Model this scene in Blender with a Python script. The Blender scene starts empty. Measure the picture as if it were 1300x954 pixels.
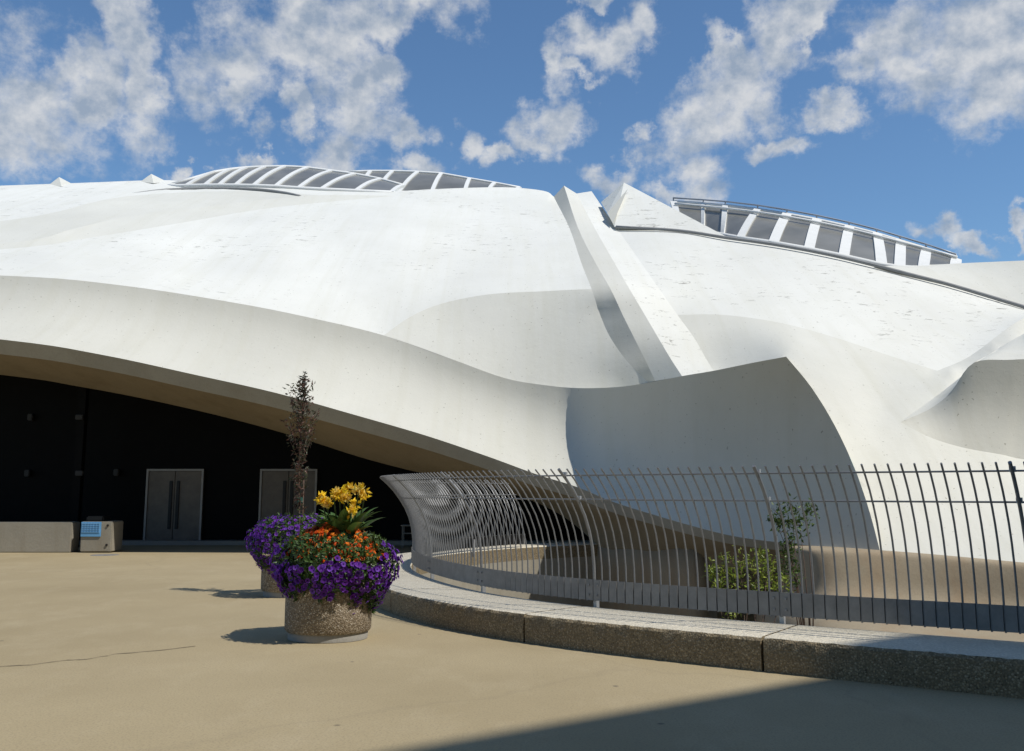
import bpy, bmesh, math, random
import numpy as np
from mathutils import Vector, Matrix
from mathutils.geometry import delaunay_2d_cdt, tessellate_polygon
R=math.radians
random.seed(7); rng=np.random.RandomState(7)
scene=bpy.context.scene; col=scene.collection
# ------------------------------------------------------------------ camera
F=1250.0; EYE=1.6; PITCH=math.atan(191/F); CX,CY=650.0,432.0
cd=bpy.data.cameras.new('camera'); cam=bpy.data.objects.new('camera',cd); col.objects.link(cam)
cam.location=(0,0,EYE); cam.rotation_euler=(math.pi/2+PITCH,0,0)
cd.sensor_fit='HORIZONTAL'; cd.sensor_width=36; cd.lens=36*F/1300
cd.shift_y=-(477-CY)/1300; cd.clip_end=3000; cd.clip_start=.05
scene.camera=cam
cp,sp=math.cos(PITCH),math.sin(PITCH)
def uv(px,py):                       # direction of a sight line as X/Y, (Z-eye)/Y
    a=(px-CX)/F; b=(CY-py)/F
    Y=cp-b*sp; Z=sp+b*cp
    return a/Y, Z/Y
def P(px,py,D):
    u,v=uv(px,py); return Vector((u*D,D,EYE+v*D))
def G(px,py,z=0.0):                  # point at height z seen at a pixel
    u,v=uv(px,py); D=(z-EYE)/v; return Vector((u*D,D,z))
# ------------------------------------------------------------------ helpers
def tag(o,label=None,cat=None,group=None,kind=None):
    if label: o['label']=label
    if cat: o['category']=cat
    if group: o['group']=group
    if kind: o['kind']=kind
    return o
def empty(name,loc=(0,0,0),**k):
    o=bpy.data.objects.new(name,None); o.location=loc; o.empty_display_size=.2; col.objects.link(o); return tag(o,**k)
def meshobj(name,verts,faces,mat,parent=None,smooth=True,mats=None,idx=None):
    me=bpy.data.meshes.new(name); me.from_pydata([tuple(v) for v in verts],[],faces); me.validate(); me.update()
    for m in (mats or [mat]): me.materials.append(m)
    if idx is not None and len(me.polygons)==len(idx): me.polygons.foreach_set('material_index',idx)
    if smooth: me.polygons.foreach_set('use_smooth',[True]*len(me.polygons))
    o=bpy.data.objects.new(name,me); col.objects.link(o)
    if parent:
        o.parent=parent; o.location=-Vector(world_loc(parent))
    return o
def world_loc(o):
    l=Vector(o.location)
    while o.parent: o=o.parent; l+=Vector(o.location)
    return l
class MB:
    def __init__(s): s.v=[]; s.f=[]; s.c=[]
    def add(s,v,f,c=None):
        n=len(s.v); s.v+= [Vector(p) for p in v]; s.f+=[tuple(i+n for i in q) for q in f]
        if c is not None: s.c+=list(c) if isinstance(c,list) else [c]*len(v)
    def box(s,c,size,rz=0,bev=0):
        x,y,z=[q/2 for q in size]; M=Matrix.Rotation(rz,3,'Z'); c=Vector(c)
        if bev<=0:
            vs=[c+M@Vector((i*x,j*y,k*z)) for i in(-1,1) for j in(-1,1) for k in(-1,1)]
            s.add(vs,[(0,1,3,2),(4,6,7,5),(0,4,5,1),(2,3,7,6),(0,2,6,4),(1,5,7,3)]); return
        b=bmesh.new(); bmesh.ops.create_cube(b,size=1)
        for q in b.verts: q.co=Vector((q.co.x*2*x,q.co.y*2*y,q.co.z*2*z))
        bmesh.ops.bevel(b,geom=b.edges[:],offset=bev,segments=2,affect='EDGES')
        b.verts.index_update()
        s.add([c+M@q.co for q in b.verts],[[w.index for w in f.verts] for f in b.faces]); b.free()
    def tube(s,pts,rad,n=6,cap=True):
        pts=[Vector(p) for p in pts]; rs=rad if isinstance(rad,(list,tuple)) else [rad]*len(pts)
        vs=[];fs=[]; prev=None
        for i,p in enumerate(pts):
            t=(pts[min(i+1,len(pts)-1)]-pts[max(i-1,0)]).normalized()
            a=Vector((0,0,1)) if abs(t.z)<.9 else Vector((1,0,0))
            u=t.cross(a).normalized() if prev is None else (prev-t*prev.dot(t)).normalized()
            prev=u; w=t.cross(u)
            for k in range(n):
                q=2*math.pi*k/n; vs.append(p+(u*math.cos(q)+w*math.sin(q))*rs[i])
        for i in range(len(pts)-1):
            for k in range(n): fs.append((i*n+k,i*n+(k+1)%n,(i+1)*n+(k+1)%n,(i+1)*n+k))
        if cap: fs.append(tuple(range(n))[::-1]); fs.append(tuple((len(pts)-1)*n+k for k in range(n)))
        s.add(vs,fs)
    def ribbon(s,pts,side,w,t,nrm):     # rectangular section bar: side = width direction per point
        vs=[];fs=[]
        for i,p in enumerate(pts):
            a=side[i]*w/2; b=nrm[i]*t/2
            vs+=[p-a-b,p+a-b,p+a+b,p-a+b]
        for i in range(len(pts)-1):
            for k in range(4): fs.append((i*4+k,i*4+(k+1)%4,(i+1)*4+(k+1)%4,(i+1)*4+k))
        fs.append((3,2,1,0)); n=(len(pts)-1)*4; fs.append((n,n+1,n+2,n+3))
        s.add(vs,fs)
    def lathe(s,c,prof,n=48,sx=1,sy=1,cap=True):
        vs=[];fs=[]; c=Vector(c)
        for r,z in prof:
            for k in range(n):
                a=2*math.pi*k/n; vs.append(c+Vector((r*math.cos(a)*sx,r*math.sin(a)*sy,z)))
        for i in range(len(prof)-1):
            for k in range(n): fs.append((i*n+k,i*n+(k+1)%n,(i+1)*n+(k+1)%n,(i+1)*n+k))
        if cap: fs.append(tuple(range(n))[::-1]); fs.append(tuple((len(prof)-1)*n+k for k in range(n)))
        s.add(vs,fs)
    def build(s,name,mat,parent=None,smooth=False,auto=None,**k):
        o=meshobj(name,s.v,s.f,mat,parent,smooth)
        if s.c and len(s.c)==len(o.data.vertices):
            at=o.data.color_attributes.new('tint','FLOAT_COLOR','POINT')
            at.data.foreach_set('color',np.array([list(c)+[1] for c in s.c],dtype=np.float32).ravel())
        if auto is not None:
            o.data.polygons.foreach_set('use_smooth',[True]*len(o.data.polygons)); o.data.set_sharp_from_angle(angle=R(auto))
        return tag(o,**k)
# ------------------------------------------------------------------ materials
def newmat(name):
    m=bpy.data.materials.new(name); m.use_nodes=True; nt=m.node_tree; b=nt.nodes['Principled BSDF']; return m,nt,b
def N(nt,t,**k):
    n=nt.nodes.new(t)
    for a,v in k.items():
        if a in n.inputs: n.inputs[a].default_value=v
        else: setattr(n,a,v)
    return n
def mixc(nt,fac,a,b,mode='MIX'):
    n=nt.nodes.new('ShaderNodeMix'); n.data_type='RGBA'; n.blend_type=mode
    for s,v in ((0,fac),(6,a),(7,b)):
        if hasattr(v,'links') or hasattr(v,'is_linked'): nt.links.new(v,n.inputs[s])
        else: n.inputs[s].default_value=v if s==0 else (*v,1) if len(v)==3 else v
    return n.outputs[2]
def noise(nt,vec,scale,detail=6,rough=.6,stretch=None,dist=0):
    if stretch:
        mp=N(nt,'ShaderNodeMapping'); mp.inputs['Scale'].default_value=stretch; nt.links.new(vec,mp.inputs[0]); vec=mp.outputs[0]
    n=N(nt,'ShaderNodeTexNoise'); n.inputs['Scale'].default_value=scale; n.inputs['Detail'].default_value=detail; n.inputs['Roughness'].default_value=rough; n.inputs['Distortion'].default_value=dist
    nt.links.new(vec,n.inputs['Vector']); return n.outputs[0]
def ramp(nt,src,stops):
    r=N(nt,'ShaderNodeValToRGB'); e=r.color_ramp.elements
    e[0].position,e[0].color=stops[0][0],(*[stops[0][1]]*3,1) if not isinstance(stops[0][1],tuple) else (*stops[0][1],1)
    e[1].position,e[1].color=stops[-1][0],(*[stops[-1][1]]*3,1) if not isinstance(stops[-1][1],tuple) else (*stops[-1][1],1)
    for p,c in stops[1:-1]:
        q=e.new(p); q.color=(*[c]*3,1) if not isinstance(c,tuple) else (*c,1)
    nt.links.new(src,r.inputs[0]); return r.outputs[0]
def bump(nt,b,h,strength,dist=.02):
    n=N(nt,'ShaderNodeBump'); n.inputs['Strength'].default_value=strength; n.inputs['Distance'].default_value=dist
    nt.links.new(h,n.inputs['Height']); nt.links.new(n.outputs[0],b.inputs['Normal'])
def objco(nt): return N(nt,'ShaderNodeTexCoord').outputs['Object']
def white_concrete(name,base,marks=True,scale=1.0):
    m,nt,b=newmat(name); oc=objco(nt)
    n1=noise(nt,oc,.16*scale,8,.6); c=mixc(nt,ramp(nt,n1,[(.35,0.),(.68,1.)]),tuple(x*.88 for x in base),base)
    n2=noise(nt,oc,.9,8,.7,(1,.5,.35)); c=mixc(nt,ramp(nt,n2,[(.5,0.),(.85,.55)]),c,(base[0]*.84,base[1]*.835,base[2]*.79))
    # vertical run-off streaks
    n4=noise(nt,oc,1.0,6,.65,(2.6,.12,.12)); c=mixc(nt,ramp(nt,n4,[(.48,0.),(.78,.55)]),c,(base[0]*.84,base[1]*.83,base[2]*.78))
    if marks:
        # short scuffs and flaked patches, clustered
        s=noise(nt,oc,1.0,4,.75,(2.0,3.6,8.0),.5)
        cl=noise(nt,oc,.22,3,.5)
        f=N(nt,'ShaderNodeMath',operation='MULTIPLY'); nt.links.new(ramp(nt,s,[(.60,0.),(.66,1.)]),f.inputs[0]); nt.links.new(ramp(nt,cl,[(.46,0.),(.58,.75)]),f.inputs[1])
        c=mixc(nt,f.outputs[0],c,(.26,.25,.21))
    v=noise(nt,oc,14,3,.5); pits=ramp(nt,v,[(.27,1.),(.31,0.)])
    c=mixc(nt,pits,c,(base[0]*.55,base[1]*.54,base[2]*.5))
    nt.links.new(c,b.inputs['Base Color']); b.inputs['Roughness'].default_value=.82; b.inputs['Specular IOR Level'].default_value=.25
    bump(nt,b,noise(nt,oc,3.0,9,.7),.28,.03)
    return m
M={}
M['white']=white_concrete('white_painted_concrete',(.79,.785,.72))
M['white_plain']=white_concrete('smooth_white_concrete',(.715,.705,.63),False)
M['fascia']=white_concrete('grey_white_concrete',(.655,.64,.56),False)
def tan_concrete(name,base,stain,streak=(1,1,.2),rough=.85,st=.55):
    m,nt,b=newmat(name); oc=objco(nt)
    n1=noise(nt,oc,.5,8,.65); c=mixc(nt,ramp(nt,n1,[(.35,0.),(.7,1.)]),base,tuple(x*.82 for x in base))
    n2=noise(nt,oc,1.2,6,.7,streak); c=mixc(nt,ramp(nt,n2,[(.48,0.),(.72,st)]),c,stain)
    n3=noise(nt,oc,30,4,.7); c=mixc(nt,ramp(nt,n3,[(.3,.35),(.55,0.)]),c,tuple(x*.6 for x in base))
    nt.links.new(c,b.inputs['Base Color']); b.inputs['Roughness'].default_value=rough; b.inputs['Specular IOR Level'].default_value=.2
    bump(nt,b,noise(nt,oc,8,8,.7),.35,.02); return m
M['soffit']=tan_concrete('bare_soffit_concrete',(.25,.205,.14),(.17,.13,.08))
M['lip']=tan_concrete('edge_concrete',(.36,.36,.34),(.28,.26,.22))
M['plinth']=tan_concrete('stained_plinth_concrete',(.36,.30,.21),(.30,.19,.10))
M['pit']=tan_concrete('pit_wall_concrete',(.36,.33,.265),(.22,.18,.12))
M['grey']=tan_concrete('grey_concrete',(.36,.345,.31),(.25,.24,.22))
def plaza():
    m,nt,b=newmat('plaza_concrete'); oc=objco(nt)
    base=(.405,.33,.20)
    n1=noise(nt,oc,.22,8,.6); c=mixc(nt,ramp(nt,n1,[(.36,0.),(.66,1.)]),base,(.33,.265,.155))
    n2=noise(nt,oc,1.1,8,.75,(1,.5,1)); c=mixc(nt,ramp(nt,n2,[(.5,0.),(.75,.7)]),c,(.44,.365,.235))
    n3=noise(nt,oc,60,3,.6); c=mixc(nt,ramp(nt,n3,[(.36,.5),(.5,0.)]),c,(.22,.18,.12))
    n5=noise(nt,oc,7,6,.8); c=mixc(nt,ramp(nt,n5,[(.60,0.),(.72,.45)]),c,(.25,.21,.15))
    # dark gum and dirt spots
    vo=N(nt,'ShaderNodeTexVoronoi'); vo.inputs['Scale'].default_value=1.3; nt.links.new(oc,vo.inputs['Vector'])
    nn=noise(nt,oc,9,3,.6); ad=N(nt,'ShaderNodeMath',operation='MULTIPLY_ADD'); ad.inputs[1].default_value=.09; nt.links.new(nn,ad.inputs[0]); nt.links.new(vo.outputs['Distance'],ad.inputs[2])
    c=mixc(nt,ramp(nt,ad.outputs[0],[(.065,.75),(.085,0.)]),c,(.12,.10,.075))
    # a few hairline cracks
    v2=N(nt,'ShaderNodeTexVoronoi',feature='DISTANCE_TO_EDGE'); v2.inputs['Scale'].default_value=.075
    wv=N(nt,'ShaderNodeVectorMath',operation='ADD'); nz=N(nt,'ShaderNodeTexNoise'); nz.inputs['Scale'].default_value=.9; nz.inputs['Detail'].default_value=6; nt.links.new(oc,nz.inputs['Vector'])
    nt.links.new(oc,wv.inputs[0]); nt.links.new(nz.outputs[1],wv.inputs[1]); nt.links.new(wv.outputs[0],v2.inputs['Vector'])
    c=mixc(nt,ramp(nt,v2.outputs['Distance'],[(.0002,.12),(.0007,0.)]),c,(.17,.14,.10))
    nt.links.new(c,b.inputs['Base Color']); b.inputs['Roughness'].default_value=.9; b.inputs['Specular IOR Level'].default_value=.15
    bump(nt,b,noise(nt,oc,25,6,.7),.3,.01); return m
M['plaza']=plaza()
def aggregate(name,cols,scale=75,base=(.3,.25,.18)):
    m,nt,b=newmat(name); oc=objco(nt)
    vo=N(nt,'ShaderNodeTexVoronoi'); vo.inputs['Scale'].default_value=scale; nt.links.new(oc,vo.inputs['Vector'])
    sep=N(nt,'ShaderNodeSeparateColor'); nt.links.new(vo.outputs['Color'],sep.inputs[0])
    stones=ramp(nt,sep.outputs[0],[(i/(len(cols)-1),c) for i,c in enumerate(cols)])
    c=mixc(nt,ramp(nt,vo.outputs['Distance'],[(.45,0.),(.62,1.)]),stones,base)
    n1=noise(nt,oc,2.2,5,.6); c=mixc(nt,ramp(nt,n1,[(.35,.3),(.7,0.)]),c,tuple(x*.6 for x in base))
    nt.links.new(c,b.inputs['Base Color']); b.inputs['Roughness'].default_value=.8
    inv=N(nt,'ShaderNodeMath',operation='SUBTRACT'); inv.inputs[0].default_value=1; nt.links.new(vo.outputs['Distance'],inv.inputs[1])
    bump(nt,b,inv.outputs[0],.8,.008); return m
M['aggregate']=aggregate('exposed_aggregate',[(.10,.07,.045),(.30,.23,.15),(.50,.42,.31),(.20,.15,.10),(.62,.56,.46)],62,(.20,.155,.10))
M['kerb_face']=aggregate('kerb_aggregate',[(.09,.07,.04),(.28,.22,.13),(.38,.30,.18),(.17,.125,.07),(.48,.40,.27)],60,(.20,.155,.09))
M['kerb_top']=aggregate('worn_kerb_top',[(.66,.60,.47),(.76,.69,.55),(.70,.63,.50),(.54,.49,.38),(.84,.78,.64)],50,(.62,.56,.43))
def simple(name,c,rough=.5,metal=0,var=.15,sc=6,spec=.5):
    m,nt,b=newmat(name); oc=objco(nt); n1=noise(nt,oc,sc,6,.65)
    nt.links.new(mixc(nt,ramp(nt,n1,[(.3,0.),(.7,1.)]),c,tuple(x*(1-var) for x in c)),b.inputs['Base Color'])
    b.inputs['Roughness'].default_value=rough; b.inputs['Metallic'].default_value=metal; b.inputs['Specular IOR Level'].default_value=spec; return m
M['galv']=simple('galvanised_steel',(.28,.285,.29),.5,.35,.25,20)
M['plate']=simple('weathered_steel_plate',(.29,.285,.275),.6,.2,.3,6)
M['post']=simple('bright_steel_post',(.55,.56,.57),.45,.5,.2,15)
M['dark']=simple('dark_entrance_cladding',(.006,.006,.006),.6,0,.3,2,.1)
M['steel_door']=simple('brushed_steel_door',(.20,.17,.14),.5,.3,.3,3)
M['door_frame']=simple('door_frame_metal',(.40,.38,.35),.5,.3,.2,5)
M['black']=simple('black_plastic',(.01,.01,.01),.5,0,.2,5)
M['blue']=simple('light_blue_plastic',(.14,.38,.66),.5,0,.15,8)
M['lampm']=simple('dull_dark_metal',(.03,.029,.027),.6)
M['soil']=simple('potting_soil',(.05,.035,.022),.95,0,.5,25)
M['bark']=simple('brown_bark',(.12,.075,.05),.8,0,.4,30)
M['ledge_shade']=simple('grey_ledge_shade',(.30,.30,.29),.7,0,.2,4)  # grey of the roof ledge, also paints the shadow line under the left skylight
M['frame_white']=simple('white_skylight_frame',(.78,.78,.74),.6,0,.08,3)
M['rail_blue']=simple('grey_handrail',(.33,.36,.40),.5,.3,.1,4)
def glass():
    m,nt,b=newmat('tinted_skylight_glass'); oc=objco(nt)
    n1=noise(nt,oc,.35,4,.6); nt.links.new(mixc(nt,ramp(nt,n1,[(.35,0.),(.7,1.)]),(.15,.145,.12),(.26,.25,.215)),b.inputs['Base Color'])
    b.inputs['Roughness'].default_value=.28; b.inputs['Specular IOR Level'].default_value=.6; return m
M['glass']=glass()
def tinted(name,rough=.6,trans=.25,spec=.3):
    m,nt,b=newmat(name); a=N(nt,'ShaderNodeAttribute',attribute_name='tint')
    nt.links.new(a.outputs['Color'],b.inputs['Base Color']); b.inputs['Roughness'].default_value=rough; b.inputs['Specular IOR Level'].default_value=spec
    if trans>0:
        tr=N(nt,'ShaderNodeBsdfTranslucent'); nt.links.new(a.outputs['Color'],tr.inputs[0])
        mx=N(nt,'ShaderNodeMixShader'); mx.inputs[0].default_value=trans
        out=[n for n in nt.nodes if n.type=='OUTPUT_MATERIAL'][0]
        nt.links.new(b.outputs[0],mx.inputs[1]); nt.links.new(tr.outputs[0],mx.inputs[2]); nt.links.new(mx.outputs[0],out.inputs[0])
    return m
M['leaf']=tinted('leaf_green',.45,.25,.4); M['petal']=tinted('flower_petal',.6,.3,.2)
# ------------------------------------------------------------------ sun and sky
S=Vector((.902,-.431,0)).normalized()*math.cos(R(54)); S.z=math.sin(R(54)); S.normalize()
sd=bpy.data.lights.new('sun','SUN'); sd.energy=4.0; sd.angle=R(.5); sd.color=(1,.955,.88)
so=bpy.data.objects.new('sun',sd); col.objects.link(so); so.rotation_euler=S.to_track_quat('Z','Y').to_euler(); so.location=(20,-20,60)
w=bpy.data.worlds.new('World'); scene.world=w; w.use_nodes=True; nt=w.node_tree
for n in list(nt.nodes): nt.nodes.remove(n)
out=N(nt,'ShaderNodeOutputWorld'); bg=N(nt,'ShaderNodeBackground'); nt.links.new(bg.outputs[0],out.inputs[0])
sky=N(nt,'ShaderNodeTexSky'); sky.sky_type='NISHITA'; sky.sun_disc=False; sky.sun_elevation=R(54); sky.sun_rotation=math.atan2(S.x,S.y)
sky.air_density=1.0; sky.dust_density=.3; sky.ozone_density=2.5
tc=N(nt,'ShaderNodeTexCoord'); sx=N(nt,'ShaderNodeSeparateXYZ'); nt.links.new(tc.outputs['Generated'],sx.inputs[0])
az=N(nt,'ShaderNodeMath',operation='ARCTAN2'); nt.links.new(sx.outputs[0],az.inputs[0]); nt.links.new(sx.outputs[1],az.inputs[1])
el=N(nt,'ShaderNodeMath',operation='ARCSINE'); nt.links.new(sx.outputs[2],el.inputs[0])
cb=N(nt,'ShaderNodeCombineXYZ'); nt.links.new(az.outputs[0],cb.inputs[0]); nt.links.new(el.outputs[0],cb.inputs[1])
ae=cb.outputs[0]
wz=N(nt,'ShaderNodeTexNoise'); wz.inputs['Scale'].default_value=13; wz.inputs['Detail'].default_value=6; wz.inputs['Roughness'].default_value=.6; nt.links.new(ae,wz.inputs['Vector'])
ws=N(nt,'ShaderNodeVectorMath',operation='SUBTRACT'); ws.inputs[1].default_value=(.5,.5,.5); nt.links.new(wz.outputs['Color'],ws.inputs[0])
wm=N(nt,'ShaderNodeVectorMath',operation='MULTIPLY'); wm.inputs[1].default_value=(.15,.13,0); nt.links.new(ws.outputs[0],wm.inputs[0])
wa=N(nt,'ShaderNodeVectorMath',operation='ADD'); nt.links.new(ae,wa.inputs[0]); nt.links.new(wm.outputs[0],wa.inputs[1]); aw=wa.outputs[0]
blobs=[(40,165,70,42,0),(0,140,45,40,0),(115,110,38,55,0),(182,110,30,80,0),(168,30,30,45,0),(60,130,50,30,0),
(300,90,75,60,0),(380,50,110,45,-12),(490,25,110,32,-14),(305,140,35,28,0),(430,65,60,35,0),
(450,140,52,60,0),(425,195,48,30,0),(505,158,32,26,0),(527,205,30,20,0),(478,90,22,30,0),(375,142,24,20,0),(320,203,42,12,0),(250,212,30,10,0),(592,193,24,20,0),(628,205,22,15,0),
(805,28,32,32,0),(775,70,58,28,-25),(720,90,26,28,0),(745,55,30,24,0),(702,148,38,36,0),(682,182,34,22,0),(745,0,24,12,0),(745,115,20,14,0),
(990,50,62,42,-30),(1025,20,36,38,0),(925,95,46,40,-35),(905,150,55,42,0),(872,200,48,36,0),(858,235,36,18,0),(992,190,36,17,0),(818,172,20,22,0),(790,218,40,18,0),(955,140,46,42,0),(905,60,18,30,0),
(1250,50,95,75,0),(1160,45,60,45,0),(1098,85,38,30,0),(1270,120,75,50,0),(1180,100,80,50,0),(1050,135,28,18,0),(1040,40,16,20,0),
(1192,297,28,15,0),(1225,308,30,11,0),(1297,290,10,18,0),
(-120,60,120,60,0),(-230,180,100,40,0),(1460,60,120,70,0),(1420,220,70,30,0),(650,-110,200,40,0),(200,-120,160,50,0),(1150,-140,200,60,0)]
prev=None
for (x,y,rx,ry,rot) in blobs:
    u,v=uv(x,y); d=Vector((u,1,v)).normalized(); a=math.atan2(d.x,d.y); e=math.asin(d.z)
    mp=N(nt,'ShaderNodeMapping',vector_type='TEXTURE'); mp.inputs['Location'].default_value=(a,e,0)
    mp.inputs['Rotation'].default_value=(0,0,R(-rot)); mp.inputs['Scale'].default_value=(rx*1.0/F,ry*1.0/F,1)
    nt.links.new(aw,mp.inputs[0]); ln=N(nt,'ShaderNodeVectorMath',operation='LENGTH'); nt.links.new(mp.outputs[0],ln.inputs[0])
    if prev is None: prev=ln.outputs['Value']
    else:
        mn=N(nt,'ShaderNodeMath',operation='SMOOTH_MIN'); mn.inputs[2].default_value=.25; nt.links.new(prev,mn.inputs[0]); nt.links.new(ln.outputs['Value'],mn.inputs[1]); prev=mn.outputs[0]
def wn(vec,sc,det,ro,off=(0,0,0),dist=0.0):
    mp=N(nt,'ShaderNodeMapping'); mp.inputs['Location'].default_value=off; mp.inputs['Scale'].default_value=(1,1.15,1); nt.links.new(vec,mp.inputs[0])
    n=N(nt,'ShaderNodeTexNoise'); n.inputs['Scale'].default_value=sc; n.inputs['Detail'].default_value=det; n.inputs['Roughness'].default_value=ro; n.inputs['Distortion'].default_value=dist
    nt.links.new(mp.outputs[0],n.inputs['Vector']); return n.outputs[0]
def mth(op,a,b=None,c=None,clamp=False):
    n=N(nt,'ShaderNodeMath',operation=op); n.use_clamp=clamp
    for i,v in enumerate((a,b,c)):
        if v is None: continue
        if isinstance(v,(int,float)): n.inputs[i].default_value=v
        else: nt.links.new(v,n.inputs[i])
    return n.outputs[0]
n1=wn(ae,24,10,.66,(0,0,0),0); n2=wn(ae,9,4,.55,(3,1,0))
nL=wn(ae,17,8,.6,(0,0,0),0); n1o=wn(ae,17,8,.6,(.006,-.016,0),0)   # the same noise a little toward the sun
shape=mth('SUBTRACT',1.27,prev)                        # >0 inside blobs
dens=mth('ADD',mth('MULTIPLY_ADD',mth('SUBTRACT',n1,.5),2.2,shape),mth('MULTIPLY',mth('SUBTRACT',n2,.5),1.0))
mask=N(nt,'ShaderNodeMapRange',interpolation_type='SMOOTHSTEP'); mask.inputs[1].default_value=-.08; mask.inputs[2].default_value=1.0; nt.links.new(dens,mask.inputs[0])
lit=mth('MULTIPLY_ADD',mth('SUBTRACT',nL,n1o),2.6,.60,True)
thick=N(nt,'ShaderNodeMapRange'); thick.inputs[1].default_value=.3; thick.inputs[2].default_value=1.7; thick.inputs[3].default_value=0; thick.inputs[4].default_value=1; nt.links.new(dens,thick.inputs[0])
lit2=mth('SUBTRACT',lit,mth('MULTIPLY',thick.outputs[0],.30),None,True)
cr=N(nt,'ShaderNodeValToRGB'); e=cr.color_ramp.elements; e[0].position=.1; e[0].color=(.33,.40,.50,1); e[1].position=.80; e[1].color=(.70,.71,.72,1)
nt.links.new(lit2,cr.inputs[0])
SKYS=.1
hs=N(nt,'ShaderNodeHueSaturation'); hs.inputs['Saturation'].default_value=1.0; hs.inputs['Value'].default_value=1.0; nt.links.new(sky.outputs[0],hs.inputs['Color'])
skc=mixc(nt,1.0,hs.outputs[0],(.86,1.08,1.22),'MULTIPLY')
sc=N(nt,'ShaderNodeVectorMath',operation='SCALE'); sc.inputs['Scale'].default_value=1/SKYS; nt.links.new(cr.outputs[0],sc.inputs[0])
mx=nt.nodes.new('ShaderNodeMix'); mx.data_type='RGBA'; nt.links.new(mth('MULTIPLY',mask.outputs[0],.88),mx.inputs[0]); nt.links.new(skc,mx.inputs[6]); nt.links.new(sc.outputs[0],mx.inputs[7])
nt.links.new(mx.outputs[2],bg.inputs[0]); bg.inputs[1].default_value=SKYS
scene.view_settings.view_transform='Standard'; scene.view_settings.look='None'; scene.view_settings.exposure=0; scene.view_settings.gamma=1
# ------------------------------------------------------------------ curves and surfaces of the big shell
def W3(p): u,v=uv(p[0],p[1]); return (u,v,1.0/p[2])           # (X/Y, Z/Y, 1/Y): planes stay planar
def V3(q): D=1.0/q[2]; return Vector((q[0]*D,D,EYE+q[1]*D))
def cr_(a,b,c,d,t): return .5*((2*b)+(-a+c)*t+(2*a-5*b+4*c-d)*t*t+(-a+3*b-3*c+d)*t*t*t)
def crv(pts,k=5,smooth=True):
    q=[np.array(W3(p)) for p in pts]; n=len(q); out=[]
    for i in range(n-1):
        p0=q[i-1] if i>0 else 2*q[0]-q[1]; p3=q[i+2] if i+2<n else 2*q[-1]-q[-2]
        # centripetal-ish guard: limit tangents where spacing is very uneven
        for j in range(k):
            t=j/k
            out.append(cr_(p0,q[i],q[i+1],p3,t) if smooth else q[i]*(1-t)+q[i+1]*t)
    out.append(q[-1]); return out
def tps(ctrl):
    X=np.array([[c[0],c[1]] for c in ctrl]); Z=np.array([c[2] for c in ctrl]); n=len(X)
    d=np.linalg.norm(X[:,None]-X[None],axis=2); K=np.where(d>0,d*d*np.log(d+1e-12),0)
    A=np.zeros((n+3,n+3)); A[:n,:n]=K+np.eye(n)*1e-7; A[:n,n]=1; A[:n,n+1:]=X; A[n,:n]=1; A[n+1:,:n]=X.T
    s=np.linalg.solve(A,np.concatenate([Z,[0,0,0]]))
    def f(P_):
        d=np.linalg.norm(P_[:,None]-X[None],axis=2); K=np.where(d>0,d*d*np.log(d+1e-12),0)
        return K@s[:n]+s[n]+P_@s[n+1:]
    return f
def region(loops,interior=(),step=.012):
    """loops: curves joined end to end into a closed outline; returns verts, tris"""
    L=[]
    for c in loops:
        for q in c:
            if not L or np.linalg.norm(np.array(q[:2])-np.array(L[-1][:2]))>1e-5: L.append(np.array(q))
    if np.linalg.norm(L[0][:2]-L[-1][:2])<1e-5: L.pop()
    ic=[np.array(W3(p)) for p in interior]
    sub=L[::max(1,len(L)//90)]; ctrl=sub+ic
    f=tps(ctrl)
    B=np.array([q[:2] for q in L]); lo=B.min(0); hi=B.max(0)
    xs=np.arange(lo[0]+step/2,hi[0],step); ys=np.arange(lo[1]+step/2,hi[1],step*.8)
    g=np.array([(x+(step/2 if j%2 else 0),y) for j,y in enumerate(ys) for x in xs])
    # inside and not too close to the outline
    x,y=g[:,0],g[:,1]; ins=np.zeros(len(g),bool); dist=np.full(len(g),9.)
    for i in range(len(B)):
        a=B[i]; b=B[(i+1)%len(B)]
        cnd=((a[1]>y)!=(b[1]>y)); xi=(b[0]-a[0])*(y-a[1])/((b[1]-a[1]) if b[1]!=a[1] else 1e-12)+a[0]
        ins^=cnd&(x<xi)
        ab=b-a; t=np.clip(((g-a)@ab)/max(ab@ab,1e-14),0,1); dist=np.minimum(dist,np.linalg.norm(g-(a+t[:,None]*ab),axis=1))
    g=g[ins&(dist>step*.35)]
    pts=[Vector(q[:2]) for q in L]+[Vector(q) for q in g]
    n=len(L)
    r=delaunay_2d_cdt(pts,[(i,(i+1)%n) for i in range(n)],[],1,1e-7)
    vo=np.array([tuple(v) for v in r[0]]); z=f(vo)
    for i,ov in enumerate(r[3]):
        for o_ in ov:
            if o_<n: z[i]=L[o_][2]
    V=[V3((vo[i][0],vo[i][1],z[i])) for i in range(len(vo))]
    return V,[tuple(t)[::-1] if False else tuple(t) for t in r[2]]
def loft(rows,lin=False,sub=3):
    """rows: list of curves with equal sample count; blended (smooth) between rows"""
    n=len(rows[0]); R_=[np.array(r) for r in rows]; out=[]
    for i in range(len(R_)-1):
        p0=R_[i-1] if i>0 else 2*R_[0]-R_[1]; p3=R_[i+2] if i+2<len(R_) else 2*R_[-1]-R_[-2]
        for j in range(sub):
            t=j/sub; out.append(R_[i]*(1-t)+R_[i+1]*t if lin else cr_(p0,R_[i],R_[i+1],p3,t))
    out.append(R_[-1]); V=[];F_=[]
    for r in out: V+=[V3(q) for q in r]
    for i in range(len(out)-1):
        for j in range(n-1): F_.append((i*n+j,i*n+j+1,(i+1)*n+j+1,(i+1)*n+j))
    return V,F_
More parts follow.
